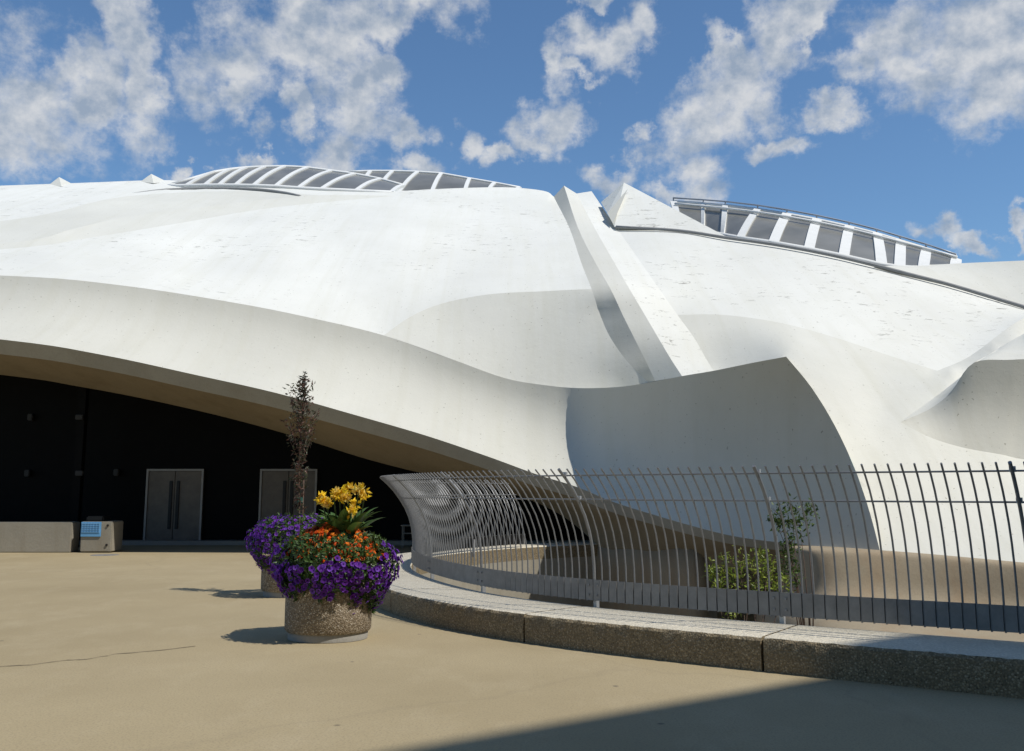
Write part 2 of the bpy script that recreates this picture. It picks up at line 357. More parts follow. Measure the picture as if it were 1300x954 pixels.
def surf(name,vf,mat,parent,smooth=True,**k):
    V,F_=vf
    o=meshobj(name,V,F_,mat,parent,smooth)
    bm=bmesh.new(); bm.from_mesh(o.data); bmesh.ops.remove_doubles(bm,verts=bm.verts,dist=1e-4)
    e=Vector((0,0,EYE))
    for f in bm.faces:
        f.normal_update()
        if f.normal.dot(e-f.calc_center_median())<0: f.normal_flip()
    bm.to_mesh(o.data); bm.free(); return tag(o,**k)

arena=empty('arena_building',(0,30,0),label='huge white concrete arena with folded shell roof, arched dark entrance and roof skylights',cat='building')
C1=crv([(-700,345,29.5),(-350,343,28.2),(0,350,27.6),(150,362,27.5),(300,385,27.5),(400,405,27.5),(487,426,27.4),(573,456,27.0),(640,480,26.7),(690,489,26.4),(735,493,25.9),(785,491.5,24.3),(823,486,23.0),(870,477,21.6),(906,471,20.8),(955,461,19.8),(998,453,19.1)],5)
C0=crv([(-700,385,27),(-350,397,25.6),(0,431,25),(126,450,25),(252,477,25),(350,499,25),(447,526,25),(540,553,24.9),(620,580,24.6),(680,602,24.3),(731,618,23.9),(780,638,22.9),(834,655,21.8),(890,671,20.8),(943,683,20.1),(1030,693,19.2),(1117,699,18.4)],5)
CR=crv([(-700,345,29.5),(-350,343,28.2),(0,350,27.6),(150,362,27.5),(300,385,27.5),(400,405,27.5),(487,426,27.4),(573,456,27.0),(640,480,26.75),(690,489,26.5),(735,493,26.25),(785,491.5,25.95),(823,486,25.6),(870,477,25.3),(906,471,25.1),(955,461,24.6),(998,453,23.8)],5)
ridge=crv([(998,453,19.1),(1030,492,19.15),(1060,541,19.05),(1086,597,18.85),(1104,650,18.6),(1117,699,18.4)],4)
k=5
ridgeW=crv([(998,453,23.8),(1030,492,22.4),(1060,541,21.1),(1086,597,20.0),(1104,650,19.15),(1117,699,18.4)],4)
# fascia: concave between C1 and C0, last column follows the prow ridge
def rowmix(t,bulge):
    r=[]; n=len(C1)
    rp=np.array(ridge); ri=t*(len(rp)-1); i0=min(int(ri),len(rp)-2); rq=rp[i0]*(1-(ri-i0))+rp[i0+1]*(ri-i0)
    for j in range(n):
        a=np.array(C1[j]); b=np.array(C0[j]); q=a*(1-t)+b*t
        s=j/(n-1)
        D=1/q[2]; bb=bulge*(.75 if s<.72 else .75-.35*(s-.72)/.28)
        q=np.array([q[0],q[1],1/(D+bb)])
        lin=a*(1-t)+b*t if j<n-1 else None
        # ease toward the ridge near the prow
        e_=np.array(C1[-1])*(1-t)+np.array(C0[-1])*t
        wgt=max(0,(s-.80)/.20)**1.6
        q=q+(rq-np.array([e_[0],e_[1],1/(1/e_[2]+bulge*.40)]))*wgt
        r.append(q)
    return r
rows=[rowmix(t,math.sin(math.pi*min(1,t*1.0))**.9*.75) for t in np.linspace(0,1,9)]
rows[0]=[np.array(q) for q in C1]; rows[-1]=[np.array(q) for q in C0]
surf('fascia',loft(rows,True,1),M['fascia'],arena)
# underside lip
surf('fascia_top_ledge',loft([C1[7*k:],CR[7*k:]],True,1),M['fascia'],arena)
surf('fascia_end_ledge',loft([ridge,ridgeW],True,1),M['fascia'],arena)
def shiftc(c,dpx,dD):
    o=[]
    for j,q in enumerate(c):
        s=j/(len(c)-1); v=q[1]-dpx(s)/F; o.append(np.array([q[0],v,1/(1/q[2]+dD(s))]))
    return o
Cm=shiftc(C0,lambda s:19-11*max(0,(s-.35)/.65),lambda s:.38-.1*s)
surf('fascia_lip',loft([C0,Cm],True,2),M['lip'],arena)
C2=crv([(-700,425,29),(-350,440,27.6),(0,476,27),(100,491,27),(190,508,27),(290,531,27),(380,556,27),(455,580,27),(523,598,26.8),(590,612,26.5),(640,624,26.3),(685,640,26),(718,658,25.6),(745,680,25.1),(765,700,24.7),(790,716,24.2),(812,735,23.6)],5)
# soffit: from the lip to the inner edge, ends at the pier
surf('soffit',loft([Cm,C2],True,6),M['soffit'],arena)
C3=crv([(p[0],p[1],30.6) for p in [(-700,390),(-350,400),(0,440),(100,455),(190,470),(290,495),(380,520),(455,545),(523,563),(590,577),(640,590),(685,600),(718,610),(745,620),(765,630),(790,640),(812,650)]],5)
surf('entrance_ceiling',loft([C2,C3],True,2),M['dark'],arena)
# ---- roof regions, left of the rib
ribL=crv([(703,250,43.3),(723,290,36.2),(738,334,31.1),(751,367,28),(762,400,27.3),(775,429,26.7),(797,460,26.0),(823,486,25.6)],4)
ribR=crv([(751,243,43.5),(783,290,36.2),(814,334,30.9),(837,367,28.5),(860,400,27.2),(881,429,26.2),(896,455,25.6),(906,471,25.0)],4)
lobe=crv([(487,426,27.4),(520,403,28.0),(560,386,28.5),(620,374,28.6),(690,370,28.4),(751,367,28)],5)
i1=6*k; i2=12*k; i3=14*k
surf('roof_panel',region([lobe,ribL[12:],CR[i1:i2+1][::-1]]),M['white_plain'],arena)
# left folds
sb=crv([(-700,352,31.5),(-350,338,31.2),(0,317,31.4),(115,302,33),(231,283,35.6),(346,264,39),(500,249,41.5)],5)
st=crv([(-700,342,32),(-350,330,31.7),(0,310,31.8),(96,290,33.6),(165,275,36),(300,258,39.2),(404,248,40.8),(500,249,41.5)],5)
f1=crv([(-700,320,34),(-350,305,34.2),(0,281,35),(127,255,39),(190,247,41),(300,243,42),(404,248,40.8)],5)
skyl=crv([(-700,262,46),(-350,248,46),(0,236,45.5),(100,232.5,45.5),(215,229,45.5),(230,237,44)],5)
base1=crv([(230,237,44),(291,236,43.2),(346,238,42.6),(416,242,42.4),(490,244,42.6)],6)
top2=crv([(490,244,42.6),(560,240,43.5),(640,238,44.5),(690,242.5,44),(703,250,43.3)],4)
dl=[(a,b) for a,b in ()]
surf('roof_panel',region([sb,crv([(500,249,41.5),(490,244,42.6)],2),top2,ribL[:13],lobe[::-1],CR[:i1+1][::-1],crv([(-700,345,29.5),(-700,352,31.5)],3)],
   [(250,340,30.5),(500,340,31),(600,310,34),(350,300,34)],.014),M['white'],arena)
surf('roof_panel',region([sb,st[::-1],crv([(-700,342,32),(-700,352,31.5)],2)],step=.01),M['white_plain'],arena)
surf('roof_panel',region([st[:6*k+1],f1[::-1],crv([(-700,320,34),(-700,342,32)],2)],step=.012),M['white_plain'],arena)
surf('roof_panel',region([f1,st[6*k:],crv([(500,249,41.5),(490,244,42.6)],2),base1[::-1],skyl[::-1],crv([(-700,262,46),(-700,320,34)],3)],step=.012),M['white'],arena)
# ---- roof right of the rib
topR=crv([(783,290,36.2),(860,293,35),(921,303,34),(985,312,33),(1050,324,32),(1110,338,31.2),(1160,351,30.6),(1210,364,30),(1300,391,28.8),(1345,404,27.9)],4)
cre=crv([(860,400,27.2),(918,400,26.9),(990,410,26.2),(1061,429,25.3),(1133,453,24.3),(1190,471,23.4)],5)
foldU=crv([(1345,404,27.9),(1300,404,26.6),(1232,452,24.3),(1190,471,23.4)],5)
ribRa=ribR[4:17]
surf('roof_panel',region([topR,foldU,cre[::-1],ribRa[::-1]]),M['white'],arena)
foldB=crv([(1190,471,22.6),(1150,496,21.5),(1106,520,20.7)],4)
foldC=crv([(1345,404,27.9),(1300,424,25.4),(1258,449,23.8),(1212,485,22.5),(1185,506,22.0),(1143,536,21.3)],4)
ribRb=ribR[16:]
footR=crv([(1117,699,18.4),(1200,708,18.1),(1300,718,17.6),(1600,745,16)],4)
scoopL=crv([(1143,536,21.3),(1165,548,20.95),(1190,559,20.8),(1225,569,20.7),(1270,577,20.6),(1330,587,20.5),(1600,610,19.8)],5)
surf('roof_panel',region([ribRb,CR[i3:],ridgeW,footR,crv([(1600,745,16),(1600,610,19.8)],3),scoopL[::-1],
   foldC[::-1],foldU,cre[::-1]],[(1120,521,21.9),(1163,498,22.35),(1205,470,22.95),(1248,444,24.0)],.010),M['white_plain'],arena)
scE=crv([(1143,536,21.3),(1180,519.5,21.4),(1207,498,21.25),(1236,461,21.05),(1285,457,20.95),(1345,454,20.85),(1600,440,20.2)],5)
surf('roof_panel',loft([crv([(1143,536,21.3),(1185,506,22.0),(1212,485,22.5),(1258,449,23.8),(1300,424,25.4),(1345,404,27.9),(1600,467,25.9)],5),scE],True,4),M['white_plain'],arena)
def scoop():
    top=scE
    bot=crv([(1143,536,21.3),(1165,548,20.95),(1190,559,20.8),(1225,569,20.7),(1270,577,20.6),(1330,587,20.5),(1600,610,19.8)],5)
    rows=[]
    for t in np.linspace(0,1,9):
        r=[]
        for j in range(len(top)):
            q=np.array(top[j])*(1-t)+np.array(bot[j])*t; s=min(1,j/14)
            D=1/q[2]+math.sin(math.pi*t**1.1)*.16*s; r.append(np.array([q[0],q[1],1/D]))
        rows.append(r)
    return loft(rows,True,1)
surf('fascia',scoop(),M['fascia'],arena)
# ---- the rib
r1=crv([(716,236,43),(734,290,35.6),(756,334,30.5),(775,367,27.55),(790,399,26.75),(805,429,26.15),(819,457,25.75),(832,484,25.4)],4)
r2=crv([(732,246,43),(755,290,35.6),(780,334,30.4),(799,367,27.5),(818,399,26.6),(835,428,25.9),(851,455,25.35),(866,478,24.9)],4)
def resamp(c,n):
    c=np.array(c); t=np.linspace(0,len(c)-1,n); return [c[int(min(x,len(c)-2))]*(1-(x-int(min(x,len(c)-2))))+c[int(min(x,len(c)-2))+1]*(x-int(min(x,len(c)-2))) for x in t]
rl=ribL; rr=ribR
surf('roof_rib',loft([rl,resamp(r1,len(rl))],True,1),M['fascia'],arena)
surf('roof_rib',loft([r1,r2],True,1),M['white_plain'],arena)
surf('roof_rib',loft([resamp(r2,len(rr)),rr],True,1),M['white'],arena)
# ---- back of the shell so the silhouette has depth
def back(curve,dy=28,dz=-5):
    a=[V3(q) for q in curve]; b=[v+Vector((0,dy,dz)) for v in a]; n=len(a)
    return a+b,[(i,i+1,n+i+1,n+i) for i in range(n-1)]
skyline=skyl[:-4]+base1+top2[1:]
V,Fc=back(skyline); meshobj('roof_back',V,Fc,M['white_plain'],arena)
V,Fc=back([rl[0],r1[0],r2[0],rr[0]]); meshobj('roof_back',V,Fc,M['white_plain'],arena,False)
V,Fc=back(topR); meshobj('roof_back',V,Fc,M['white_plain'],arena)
# small roof peaks on the left skyline
mb=MB()
for (x,y,w_) in ((78,233,16),(195,229,17)):
    a=P(x-w_,y+2,45.3); b=P(x+w_,y+2,45.3); t=P(x-3,y-8,46.2); c=P(x,y+4,44.2); bk=P(x,y,49)
    mb.add([a,c,b,t,bk],[(0,1,3),(1,2,3),(2,4,3),(4,0,3)])
mb.build('roof_peak',M['white_plain'],arena)
# white pyramid beside the rib
A_=P(792,232,39.5); B_=P(803,243,38.6); C_=P(923,301,34.3); D_=P(780,288,35.8); E_=P(771,271,37.6); F_=P(763,257,40); K_=P(860,270,40)
E2=P(800,252,37.8)
mb=MB(); mb.add([A_,B_,C_,D_,E_,F_,K_,E2],[(0,2,3),(0,3,4),(0,4,5),(0,6,2),(0,5,6)])
mb.build('roof_pyramid',M['white'],arena)
mb=MB(); mb.add([P(797,240,38.4),P(771,271,37.0),P(778,284,35.9)],[(0,1,2)]); mb.build('roof_pyramid_facet',M['fascia'],arena)
# parapet at right
pa=crv([(1110,338,31.0),(1140,345,30.6),(1210,363,29.9),(1300,390.5,28.75),(1345,404,27.9),(1600,467,25.9)],5)
pb=crv([(1150,337,33),(1190,336,32.5),(1230,334,32),(1300,331,31),(1345,329,30.6),(1600,320,28)],5)
surf('parapet',loft([pb,pa],True,3),M['white_plain'],arena)
V,Fc=back(pb,6,-.5); meshobj('parapet_top',V,Fc,M['white_plain'],arena)
# thin grey ledge strips; the left one paints the shadow line under the skylight
def ledge_shade(curve,r=.09):
    m_=MB(); m_.tube([V3(q) for q in curve],r,5); m_.build('ledge_shade_line',M['ledge_shade'],arena,True)
ledge_shade(crv([(782,288.5,35.7),(860,293,34.7),(921,302,33.7),(985,311,32.7),(1050,323,31.7),(1110,337,30.9),(1160,350,30.3),(1210,363,29.7),(1300,390,28.5),(1345,403,27.7),(1600,466,25.7)],4),.06)
ledge_shade(crv([(165,247.5,41.3),(211,241.5,42.5),(270,239.5,42.6),(327,241,42.0),(360,245,41.3),(381,249.5,40.6)],4),.07)  # shadow line under the left skylight, drawn as a grey strip
# ---- skylights
def skylight(base,crest,ribs,mid=.0,railt=None,label=None):
    """base, crest: control pts with equal count = rib positions; vault bulges up between them"""
    sk=empty('skylight',V3(W3(base[len(base)//2]))-Vector((0,30,0)) ); sk.parent=arena; sk.location=V3(W3(base[len(base)//2]))-world_loc(arena)
    if label: sk['label']=label
    n=len(base); m=8
    def arc(i,t):
        fi=int(i); fr=i-fi; g=min(fi+1,n-1)
        a=P(*base[fi]).lerp(P(*base[g]),fr); b=P(*crest[fi]).lerp(P(*crest[g]),fr)
        h=(b-a).length*mid*math.sin(math.pi*fr*0+0) 
        return a.lerp(b,t)+Vector((0,-.25,.9)).normalized()*(mid*(b-a).length*math.sin(math.pi*t))
    for i in range(n-1):
        V=[];Fs=[]
        for s in range(4):
            for t in range(m+1): V.append(arc(i+s/3,t/m))
        for s in range(3):
            for t in range(m): Fs.append((s*(m+1)+t,(s+1)*(m+1)+t,(s+1)*(m+1)+t+1,s*(m+1)+t+1))
        meshobj('glass_pane',V,Fs,M['glass'],sk)
    for i in range(n):
        mb=MB(); pts=[arc(i,t/m) for t in range(m+1)]
        j=min(i,n-2); side=[(arc(j+1,t/m)-arc(j,t/m)).normalized() if (arc(j+1,t/m)-arc(j,t/m)).length>1e-4 else Vector((1,0,0)) for t in range(m+1)]
        nr=[]
        for t in range(m+1):
            tg=(pts[min(t+1,m)]-pts[max(t-1,0)]).normalized(); q=tg.cross(side[t]).normalized(); nr.append(q)
        mb.ribbon(pts,side,ribs,.13,nr); mb.build('rib',M['frame_white'],sk)
    mb=MB(); mb.tube([arc(i/2,0) for i in range(2*n-1)],.10,5); mb.build('sill',M['frame_white'],sk,True)
    mb=MB(); mb.tube([arc(i/2,1) for i in range(2*n-1)],.09,5); mb.build('ridge_bar',M['frame_white'],sk,True)
    if railt:
        mb=MB(); mb.tube([arc(i/2,railt)+Vector((0,-.1,.1)) for i in range(2*n-1)],.06,5); mb.build('rail',M['frame_white'],sk,True)
        mb=MB(); mb.tube([arc(i/2,1)+Vector((0,0,.2)) for i in range(2*n-1)],.035,5)
        for i in range(n): mb.tube([arc(i,1),arc(i,1)+Vector((0,0,.22))],.03,4)
        mb.build('handrail',M['rail_blue'],sk,True)
b1=[(213,237,44),(236,236.5,43.6),(260,236,43.3),(278,236,43.1),(299,236,42.9),(322,236.5,42.7),(350,237.5,42.5),(379,239.5,42.4),(408,241,42.3),(452,243,42.4),(497,245,42.6)]
t1=[(217,235,44.6),(272,219,46),(293,215.5,46.6),(312,213.5,47),(336,212.5,47.2),(361,212,47.3),(390,213.5,47.3),(420,217.5,47.2),(450,221.5,47),(483,228,46.6),(512,236,45.6)]
skylight(b1,t1,.20,.02,label='left roof skylight, nearer one, with ten arched panes')
b2=[(430,243,46.5),(456,244,46.5),(478,245,46.5),(506,245,46.5),(548,245,46.6),(590,244,46.8),(620,243,47),(655,242,47.4)]
t2=[(440,219,50.5),(470,218,50.6),(498,218,50.6),(530,219,50.4),(560,221,50.2),(596,227.5,49.8),(628,233,49.4),(660,239,48.8)]
skylight(b2,t2,.20,.02,label='second skylight lying behind the left one')
b3=[(862,287,40),(893,294,39),(918,299,37),(940,303,35.2),(982,309,34),(1027,317,33.4),(1071,326,32.9),(1119,337,32.4),(1142,340,32.2),(1172,342,32.1),(1212,343,32)]
t3=[(855,257,43),(893,259.5,42),(921,262,40),(962,267,38.4),(999,273,37.2),(1037,280,36.8),(1078,289,36.4),(1113,298,36),(1143,307,35.7),(1176,317,35.3),(1214,330,34.6)]
skylight(b3,t3,.36,.02,.76,label='right roof skylight with wide white ribs and handrail')
# ---- entrance wall, doors, lamps
WY=30.4
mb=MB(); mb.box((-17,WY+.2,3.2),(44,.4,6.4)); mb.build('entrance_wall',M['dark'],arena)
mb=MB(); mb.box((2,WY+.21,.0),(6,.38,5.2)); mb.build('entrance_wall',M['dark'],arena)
mb=MB(); mb.box((-14,WY-.35,.06),(36,.7,.12)); mb.build('threshold',M['grey'],arena)
for (xa) in (-11.08,-7.62):
    xw=1.62; d=empty('door'); d.parent=arena; d.location=Vector((xa+xw/2,WY-.05,.12))-world_loc(arena)
    for s in (-1,1):
        mb=MB(); mb.box((xa+xw/2+s*xw/4,WY-.06,.12+1.03),(xw/2-.015,.05,2.06),0,.006)
        mb.build('door_leaf',M['steel_door'],d)
        mb=MB(); hx=xa+xw/2+s*.11
        mb.box((hx,WY-.10,.12+1.05),(.10,.035,1.45),0,.012); mb.build('pull_handle',M['black'],d)
    mb=MB()
    for s in (-1,1): mb.box((xa+xw/2+s*(xw/2+.03),WY-.07,.12+1.06),(.06,.1,2.14))
    mb.box((xa+xw/2,WY-.07,.12+2.1),(xw,.1,.06)); mb.build('door_frame',M['door_frame'],d)
for (x,y) in ((39,530),(35,601),(148,600)):
    p=P(x,y,WY-.1); mb=MB(); mb.box(p,(.16,.14,.2),0,.02); mb.build('wall_lamp',M['lampm'],arena)
c=P(100,600,28.6); mb=MB(); mb.box((c.x,28.6,2.6),(.22,.22,5.2)); mb.build('column',M['dark'],arena)
for y in (530,601):
    p=P(101,y,28.4); mb=MB(); mb.box(p,(.22,.1,.14),0,.015); mb.build('column_bracket',M['lampm'],arena)
# ---- pier under the shell, plinth
def vwall(pts,zt,zb,name,mat,parent):
    V=[Vector((p.x,p.y,zt if zt is not None else p.z)) for p in pts]+[Vector((p.x,p.y,zb)) for p in pts]; n=len(pts)
    return meshobj(name,V,[(i,i+1,n+i+1,n+i) for i in range(n-1)],mat,parent)
pt=[P(752,689,25.0),P(775,690.5,24.4),P(800,692,23.7),P(830,694,23.0),P(860,696,22.2),P(880,698,21.8),P(896,702,21.9),P(905,706,22.6),P(908,708,25)]
V=[];nn=len(pt)
for dz,dy in ((0,.0),(-.6,-.08),(-1.6,-.02),(-3.6,.1)):
    V+=[p+Vector((0,dy-(.0),dz)) for p in pt]
Fs=[(r*nn+i,r*nn+i+1,(r+1)*nn+i+1,(r+1)*nn+i) for r in range(3) for i in range(nn-1)]
V+=[p+Vector((.3,2.5,.0)) for p in pt]; Fs+=[(i,i+1,4*nn+i+1,4*nn+i) for i in range(nn-1)]
surf('pier',(V,Fs),M['plinth'],arena)
# rounded plinth block with a bank falling into the pit
def plinth():
    cols=[(1003,706,19.8),(1008,703,18.9),(1022,700.5,18.3),(1045,700,18.05),(1080,701,17.95),(1120,703,17.9),(1200,709,17.7),(1300,719,17.2),(1450,732,16.4),(1600,746,15.6)]
    rows=[]
    prof=[(1.6,.03),(.25,.05),(.06,.02),(0,-.06),(-.12,-.35),(-.25,-.75),(-.9,-1.0),(-3.2,-1.35),(-5.5,-2.6)]
    cc=[P(*c) for c in cols]; V=[];n=len(cc)
    for j,(dy,dz) in enumerate(prof):
        for i,p in enumerate(cc):
            f=1 if i>2 else (.35,.6,.85)[i]
            q=p+Vector(((-.1 if i==0 else 0),dy*f if dy<0 else dy,dz))
            if dy<-.5 and i<3: q.x-= .25*(3-i)
            V.append(q)
    Fs=[(r*n+i,r*n+i+1,(r+1)*n+i+1,(r+1)*n+i) for r in range(len(prof)-1) for i in range(n-1)]
    # left end cap back into the shade
    m0=len(V); 
    for j in range(len(prof)): V.append(V[j*n]+Vector((.6,3.0,-.1)))
    for j in range(len(prof)-1): Fs.append((j*n,(j+1)*n,m0+j+1,m0+j))
    return V,Fs
o=surf('plinth',plinth(),M['plinth'],arena)
sm=o.modifiers.new('s','SUBSURF'); sm.levels=2; sm.render_levels=2
# ------------------------------------------------------------------ pit, kerb wall, fence path
ctrl=[(9.6,4.4),(7.3,6.4),(5.9,7.75),(4.57,8.78),(3.80,9.29),(3.04,9.80),(2.15,10.42),(1.25,11.15),(.40,12.0),(-.40,13.15),(-1.08,14.75),(-1.55,16.3),(-1.80,17.9),(-1.78,19.4),(-1.35,20.9),(-.6,22.3),(.35,23.5),(1.6,24.5),(3.2,25.4),(5.2,26.2)]
def spline(pts,k=12):
    q=[np.array(p,float) for p in pts]; out=[]
    for i in range(len(q)-1):
        p0=q[i-1] if i>0 else 2*q[0]-q[1]; p3=q[i+2] if i+2<len(q) else 2*q[-1]-q[-2]
        for j in range(k): out.append(cr_(p0,q[i],q[i+1],p3,j/k))
    out.append(q[-1]); return np.array(out)
path=spline(ctrl); path=np.array([path[max(0,i-6):i+7].mean(0) if 6<=i<len(path)-6 else path[i] for i in range(len(path))])
seg=np.linalg.norm(np.diff(path,axis=0),axis=1); cum=np.concatenate([[0],np.cumsum(seg)]); LEN=cum[-1]
def at(s):
    s=min(max(s,0),LEN); x=np.interp(s,cum,path[:,0]); y=np.interp(s,cum,path[:,1])
    a=max(0,s-.15); b=min(LEN,s+.15)
    t=Vector((np.interp(b,cum,path[:,0])-np.interp(a,cum,path[:,0]),np.interp(b,cum,path[:,1])-np.interp(a,cum,path[:,1]),0)).normalized()
    n=Vector((t.y,-t.x,0))             # candidate outward
    return Vector((x,y,0)),t,-n if False else n
p_,t_,n_=at(LEN*.3)
OUT=1 if n_.dot(Vector((-1,-1,0)))>0 else -1
def outw(s): p,t,n=at(s); return p,t,n*OUT
KW=1.0; KH=.30
# ground with the pit cut out
inner=[outw(s)[0] for s in np.linspace(0,LEN,90)]
hole=[(p.x,p.y) for p in inner]+[(9,27.0),(30,27.0),(46,22),(46,-8),(14,0.5)]
O=[(-600,-600),(600,-600),(600,900),(-600,900)]
# fine fan between outline and hole
polys=tessellate_polygon([[Vector((x,y,0)) for x,y in O],[Vector((x,y,0)) for x,y in hole]])
V=[(x,y,0) for x,y in O]+[(x,y,0) for x,y in hole]
g=meshobj('ground',V,[tuple(t) for t in polys],M['plaza'],None,False); tag(g,kind='structure')
n=len(hole); V=[(x,y,-.002) for x,y in hole]+[(x,y,-2.6) for x,y in hole]
pf=[(i,(i+1)%n,n+(i+1)%n,n+i) for i in range(n)]
o=meshobj('pit_walls',V,pf,M['pit'],None,False); tag(o,kind='structure')
o=meshobj('pit_floor',[(x,y,-2.6) for x,y in [(-4,3),(50,-12),(50,32),(-4,32)]],[(0,1,2,3)],M['pit'],None,False); tag(o,kind='structure')
# make ground normals face up
for o_ in (g,):
    bm=bmesh.new(); bm.from_mesh(o_.data)
    for f in bm.faces:
        f.normal_update()
        if f.normal.z<0: f.normal_flip()
    bm.to_mesh(o_.data); bm.free()
# kerb wall: joints found from the photograph
def s_at(px,py,z):
    q=G(px,py,z); best=min(np.linspace(0,LEN,1500),key=lambda s:(outw(s)[0]-q).length if False else (outw(s)[0]+outw(s)[2]*KW-q).length); return best
joints=[s_at(977,806,.3),s_at(678,778,.3),s_at(528,748,.3)]
js=[0]; d01=joints[1]-joints[0]
js+= [max(.2,joints[0]-3.1)] if joints[0]>3.3 else []
js+=joints; s=joints[-1]
while s+2.8<LEN-1: s+=2.8; js.append(s)
js.append(LEN)
low=empty('low_wall',(0,10,0),label='low curved concrete kerb wall with rough brown face running below the fence',cat='low wall')
for a,b in zip(js[:-1],js[1:]):
    a2=a+.012; b2=b-.012; m=max(4,int((b-a)/.06)); V=[];idx=[]
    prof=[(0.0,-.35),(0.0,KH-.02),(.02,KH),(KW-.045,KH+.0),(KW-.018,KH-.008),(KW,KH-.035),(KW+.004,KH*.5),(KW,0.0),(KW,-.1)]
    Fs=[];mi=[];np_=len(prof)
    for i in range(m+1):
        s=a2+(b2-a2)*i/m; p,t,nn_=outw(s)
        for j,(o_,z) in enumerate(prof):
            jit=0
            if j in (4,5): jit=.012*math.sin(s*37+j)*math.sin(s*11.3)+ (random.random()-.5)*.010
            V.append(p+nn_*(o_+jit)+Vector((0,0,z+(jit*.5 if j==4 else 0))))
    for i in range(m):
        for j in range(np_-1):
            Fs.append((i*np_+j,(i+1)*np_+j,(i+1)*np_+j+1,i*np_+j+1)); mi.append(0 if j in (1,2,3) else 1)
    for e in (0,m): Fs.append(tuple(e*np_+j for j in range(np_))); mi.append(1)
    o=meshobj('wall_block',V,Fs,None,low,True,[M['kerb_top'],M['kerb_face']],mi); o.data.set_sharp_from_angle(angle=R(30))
    bm=bmesh.new(); bm.from_mesh(o.data); bmesh.ops.recalc_face_normals(bm,faces=bm.faces); bm.to_mesh(o.data); bm.free()
    if abs(a-joints[0])<.01 : pass
# pale thin strip stone along the inside top edge
fence=empty('steel_fence',(0,12,.3),label='curved grey steel bar fence whose bars bend outward over the kerb wall',cat='fence')
prof=[(0,.36),(0,.55),(.004,.75),(.03,.96),(.08,1.14),(.155,1.31),(.25,1.46),(.355,1.60),(.47,1.72),(.60,1.835)]
SP=.112; FS=.35; FE=s_at(560,700,0)
# the fence ends beside the pier on the far side
ends=[s for s in np.linspace(0,LEN,1200) if outw(s)[0].y>23.4]; FE=ends[0] if ends else LEN
nb=int((FE-FS)/SP); 
def inset(s): p,t,nn_=outw(s); return p-nn_*.03,t,nn_
POST_S=s_at(1040,806,.3)
sp0=min(np.linspace(0,LEN,2000),key=lambda s:(outw(s)[0]-G(1010,788,.3)).length)
ipost=round((sp0-FS)/SP)
extra=MB(); nbar=0
for i in range(nb+1):
    s=FS+i*SP; p,t,nn_=inset(s); post=((i-ipost)%20==0)
    pts=[p+nn_*o_+Vector((0,0,z)) for o_,z in prof]
    nr=[]
    for q in range(len(pts)):
        tg=(pts[min(q+1,len(pts)-1)]-pts[max(q-1,0)]).normalized(); nr.append(tg.cross(t).normalized())
    mbx=MB()
    if post:
        pts[0]=pts[0]+Vector((0,0,-.0)); mbx.tube(pts,.017,8); 
    else: mbx.tube(pts,.0097,6)
    if s<SP*99+1.0 and nbar<100: mbx.build('post_bar' if post else 'bar',M['galv'],fence); nbar+=1
    else: extra.add(mbx.v,mbx.f)
if extra.v: extra.build('bar',M['galv'],fence,kind='stuff')
for z_,off in ((1.765,.515),(1.50,.275)):
    mb=MB(); pts=[]
    for i in range(int((FE-FS)/.059)+1):
        p,t,nn_=inset(FS+i*.059); pts.append(p+nn_*(off-.022)+Vector((0,0,z_)))
    mb.tube(pts,.010,6); mb.build('rail',M['galv'],fence,True)
band=MB()
for i in range(nb+1):
    s=FS+(i+.5)*SP; p,t,nn_=inset(s); a=math.atan2(t.y,t.x)
    c=p+nn_*(.022)+Vector((0,0,.37+.115)); tilt=.10
    band.box(c,(SP-.017,.008,.23),a+tilt)
bk=MB(); L_=int((FE-FS)/.12)
tp=[inset(FS+i*.12) for i in range(L_+1)]
bk.ribbon([p+Vector((0,0,.485)) for p,t,n_ in tp],[Vector((0,0,1))]*len(tp),.225,.006,[n_ for p,t,n_ in tp]); bk.build('gap_shade_strip',M['black'],fence)  # black strip added behind the plates so their gaps read as dark shade
band.build('kick_plate_band',M['plate'],fence)
for i in range(nb+1):
    if (i-ipost)%20==0:
        s=FS+i*SP; p,t,nn_=inset(s); a=math.atan2(t.y,t.x)
        mb=MB(); mb.box(p-nn_*.03+Vector((0,0,.36)),(.045,.05,.38),a); mb.build('foot_post',M['post'],fence)
        mb=MB()
        for dx in (-.06,.06):
            for dz in (.43,.54): mb.box(p+t*dx+nn_*.03+Vector((0,0,dz)),(.022,.014,.022),a)
        mb.build('bolt',M['galv'],fence)
        mb=MB()
        for z_,off in ((1.765,.515),(1.50,.275)): mb.box(p+nn_*(off-.02)+Vector((0,0,z_+.015)),(.05,.03,.05),a)
        mb.build('rail_clamp',M['post'],fence)
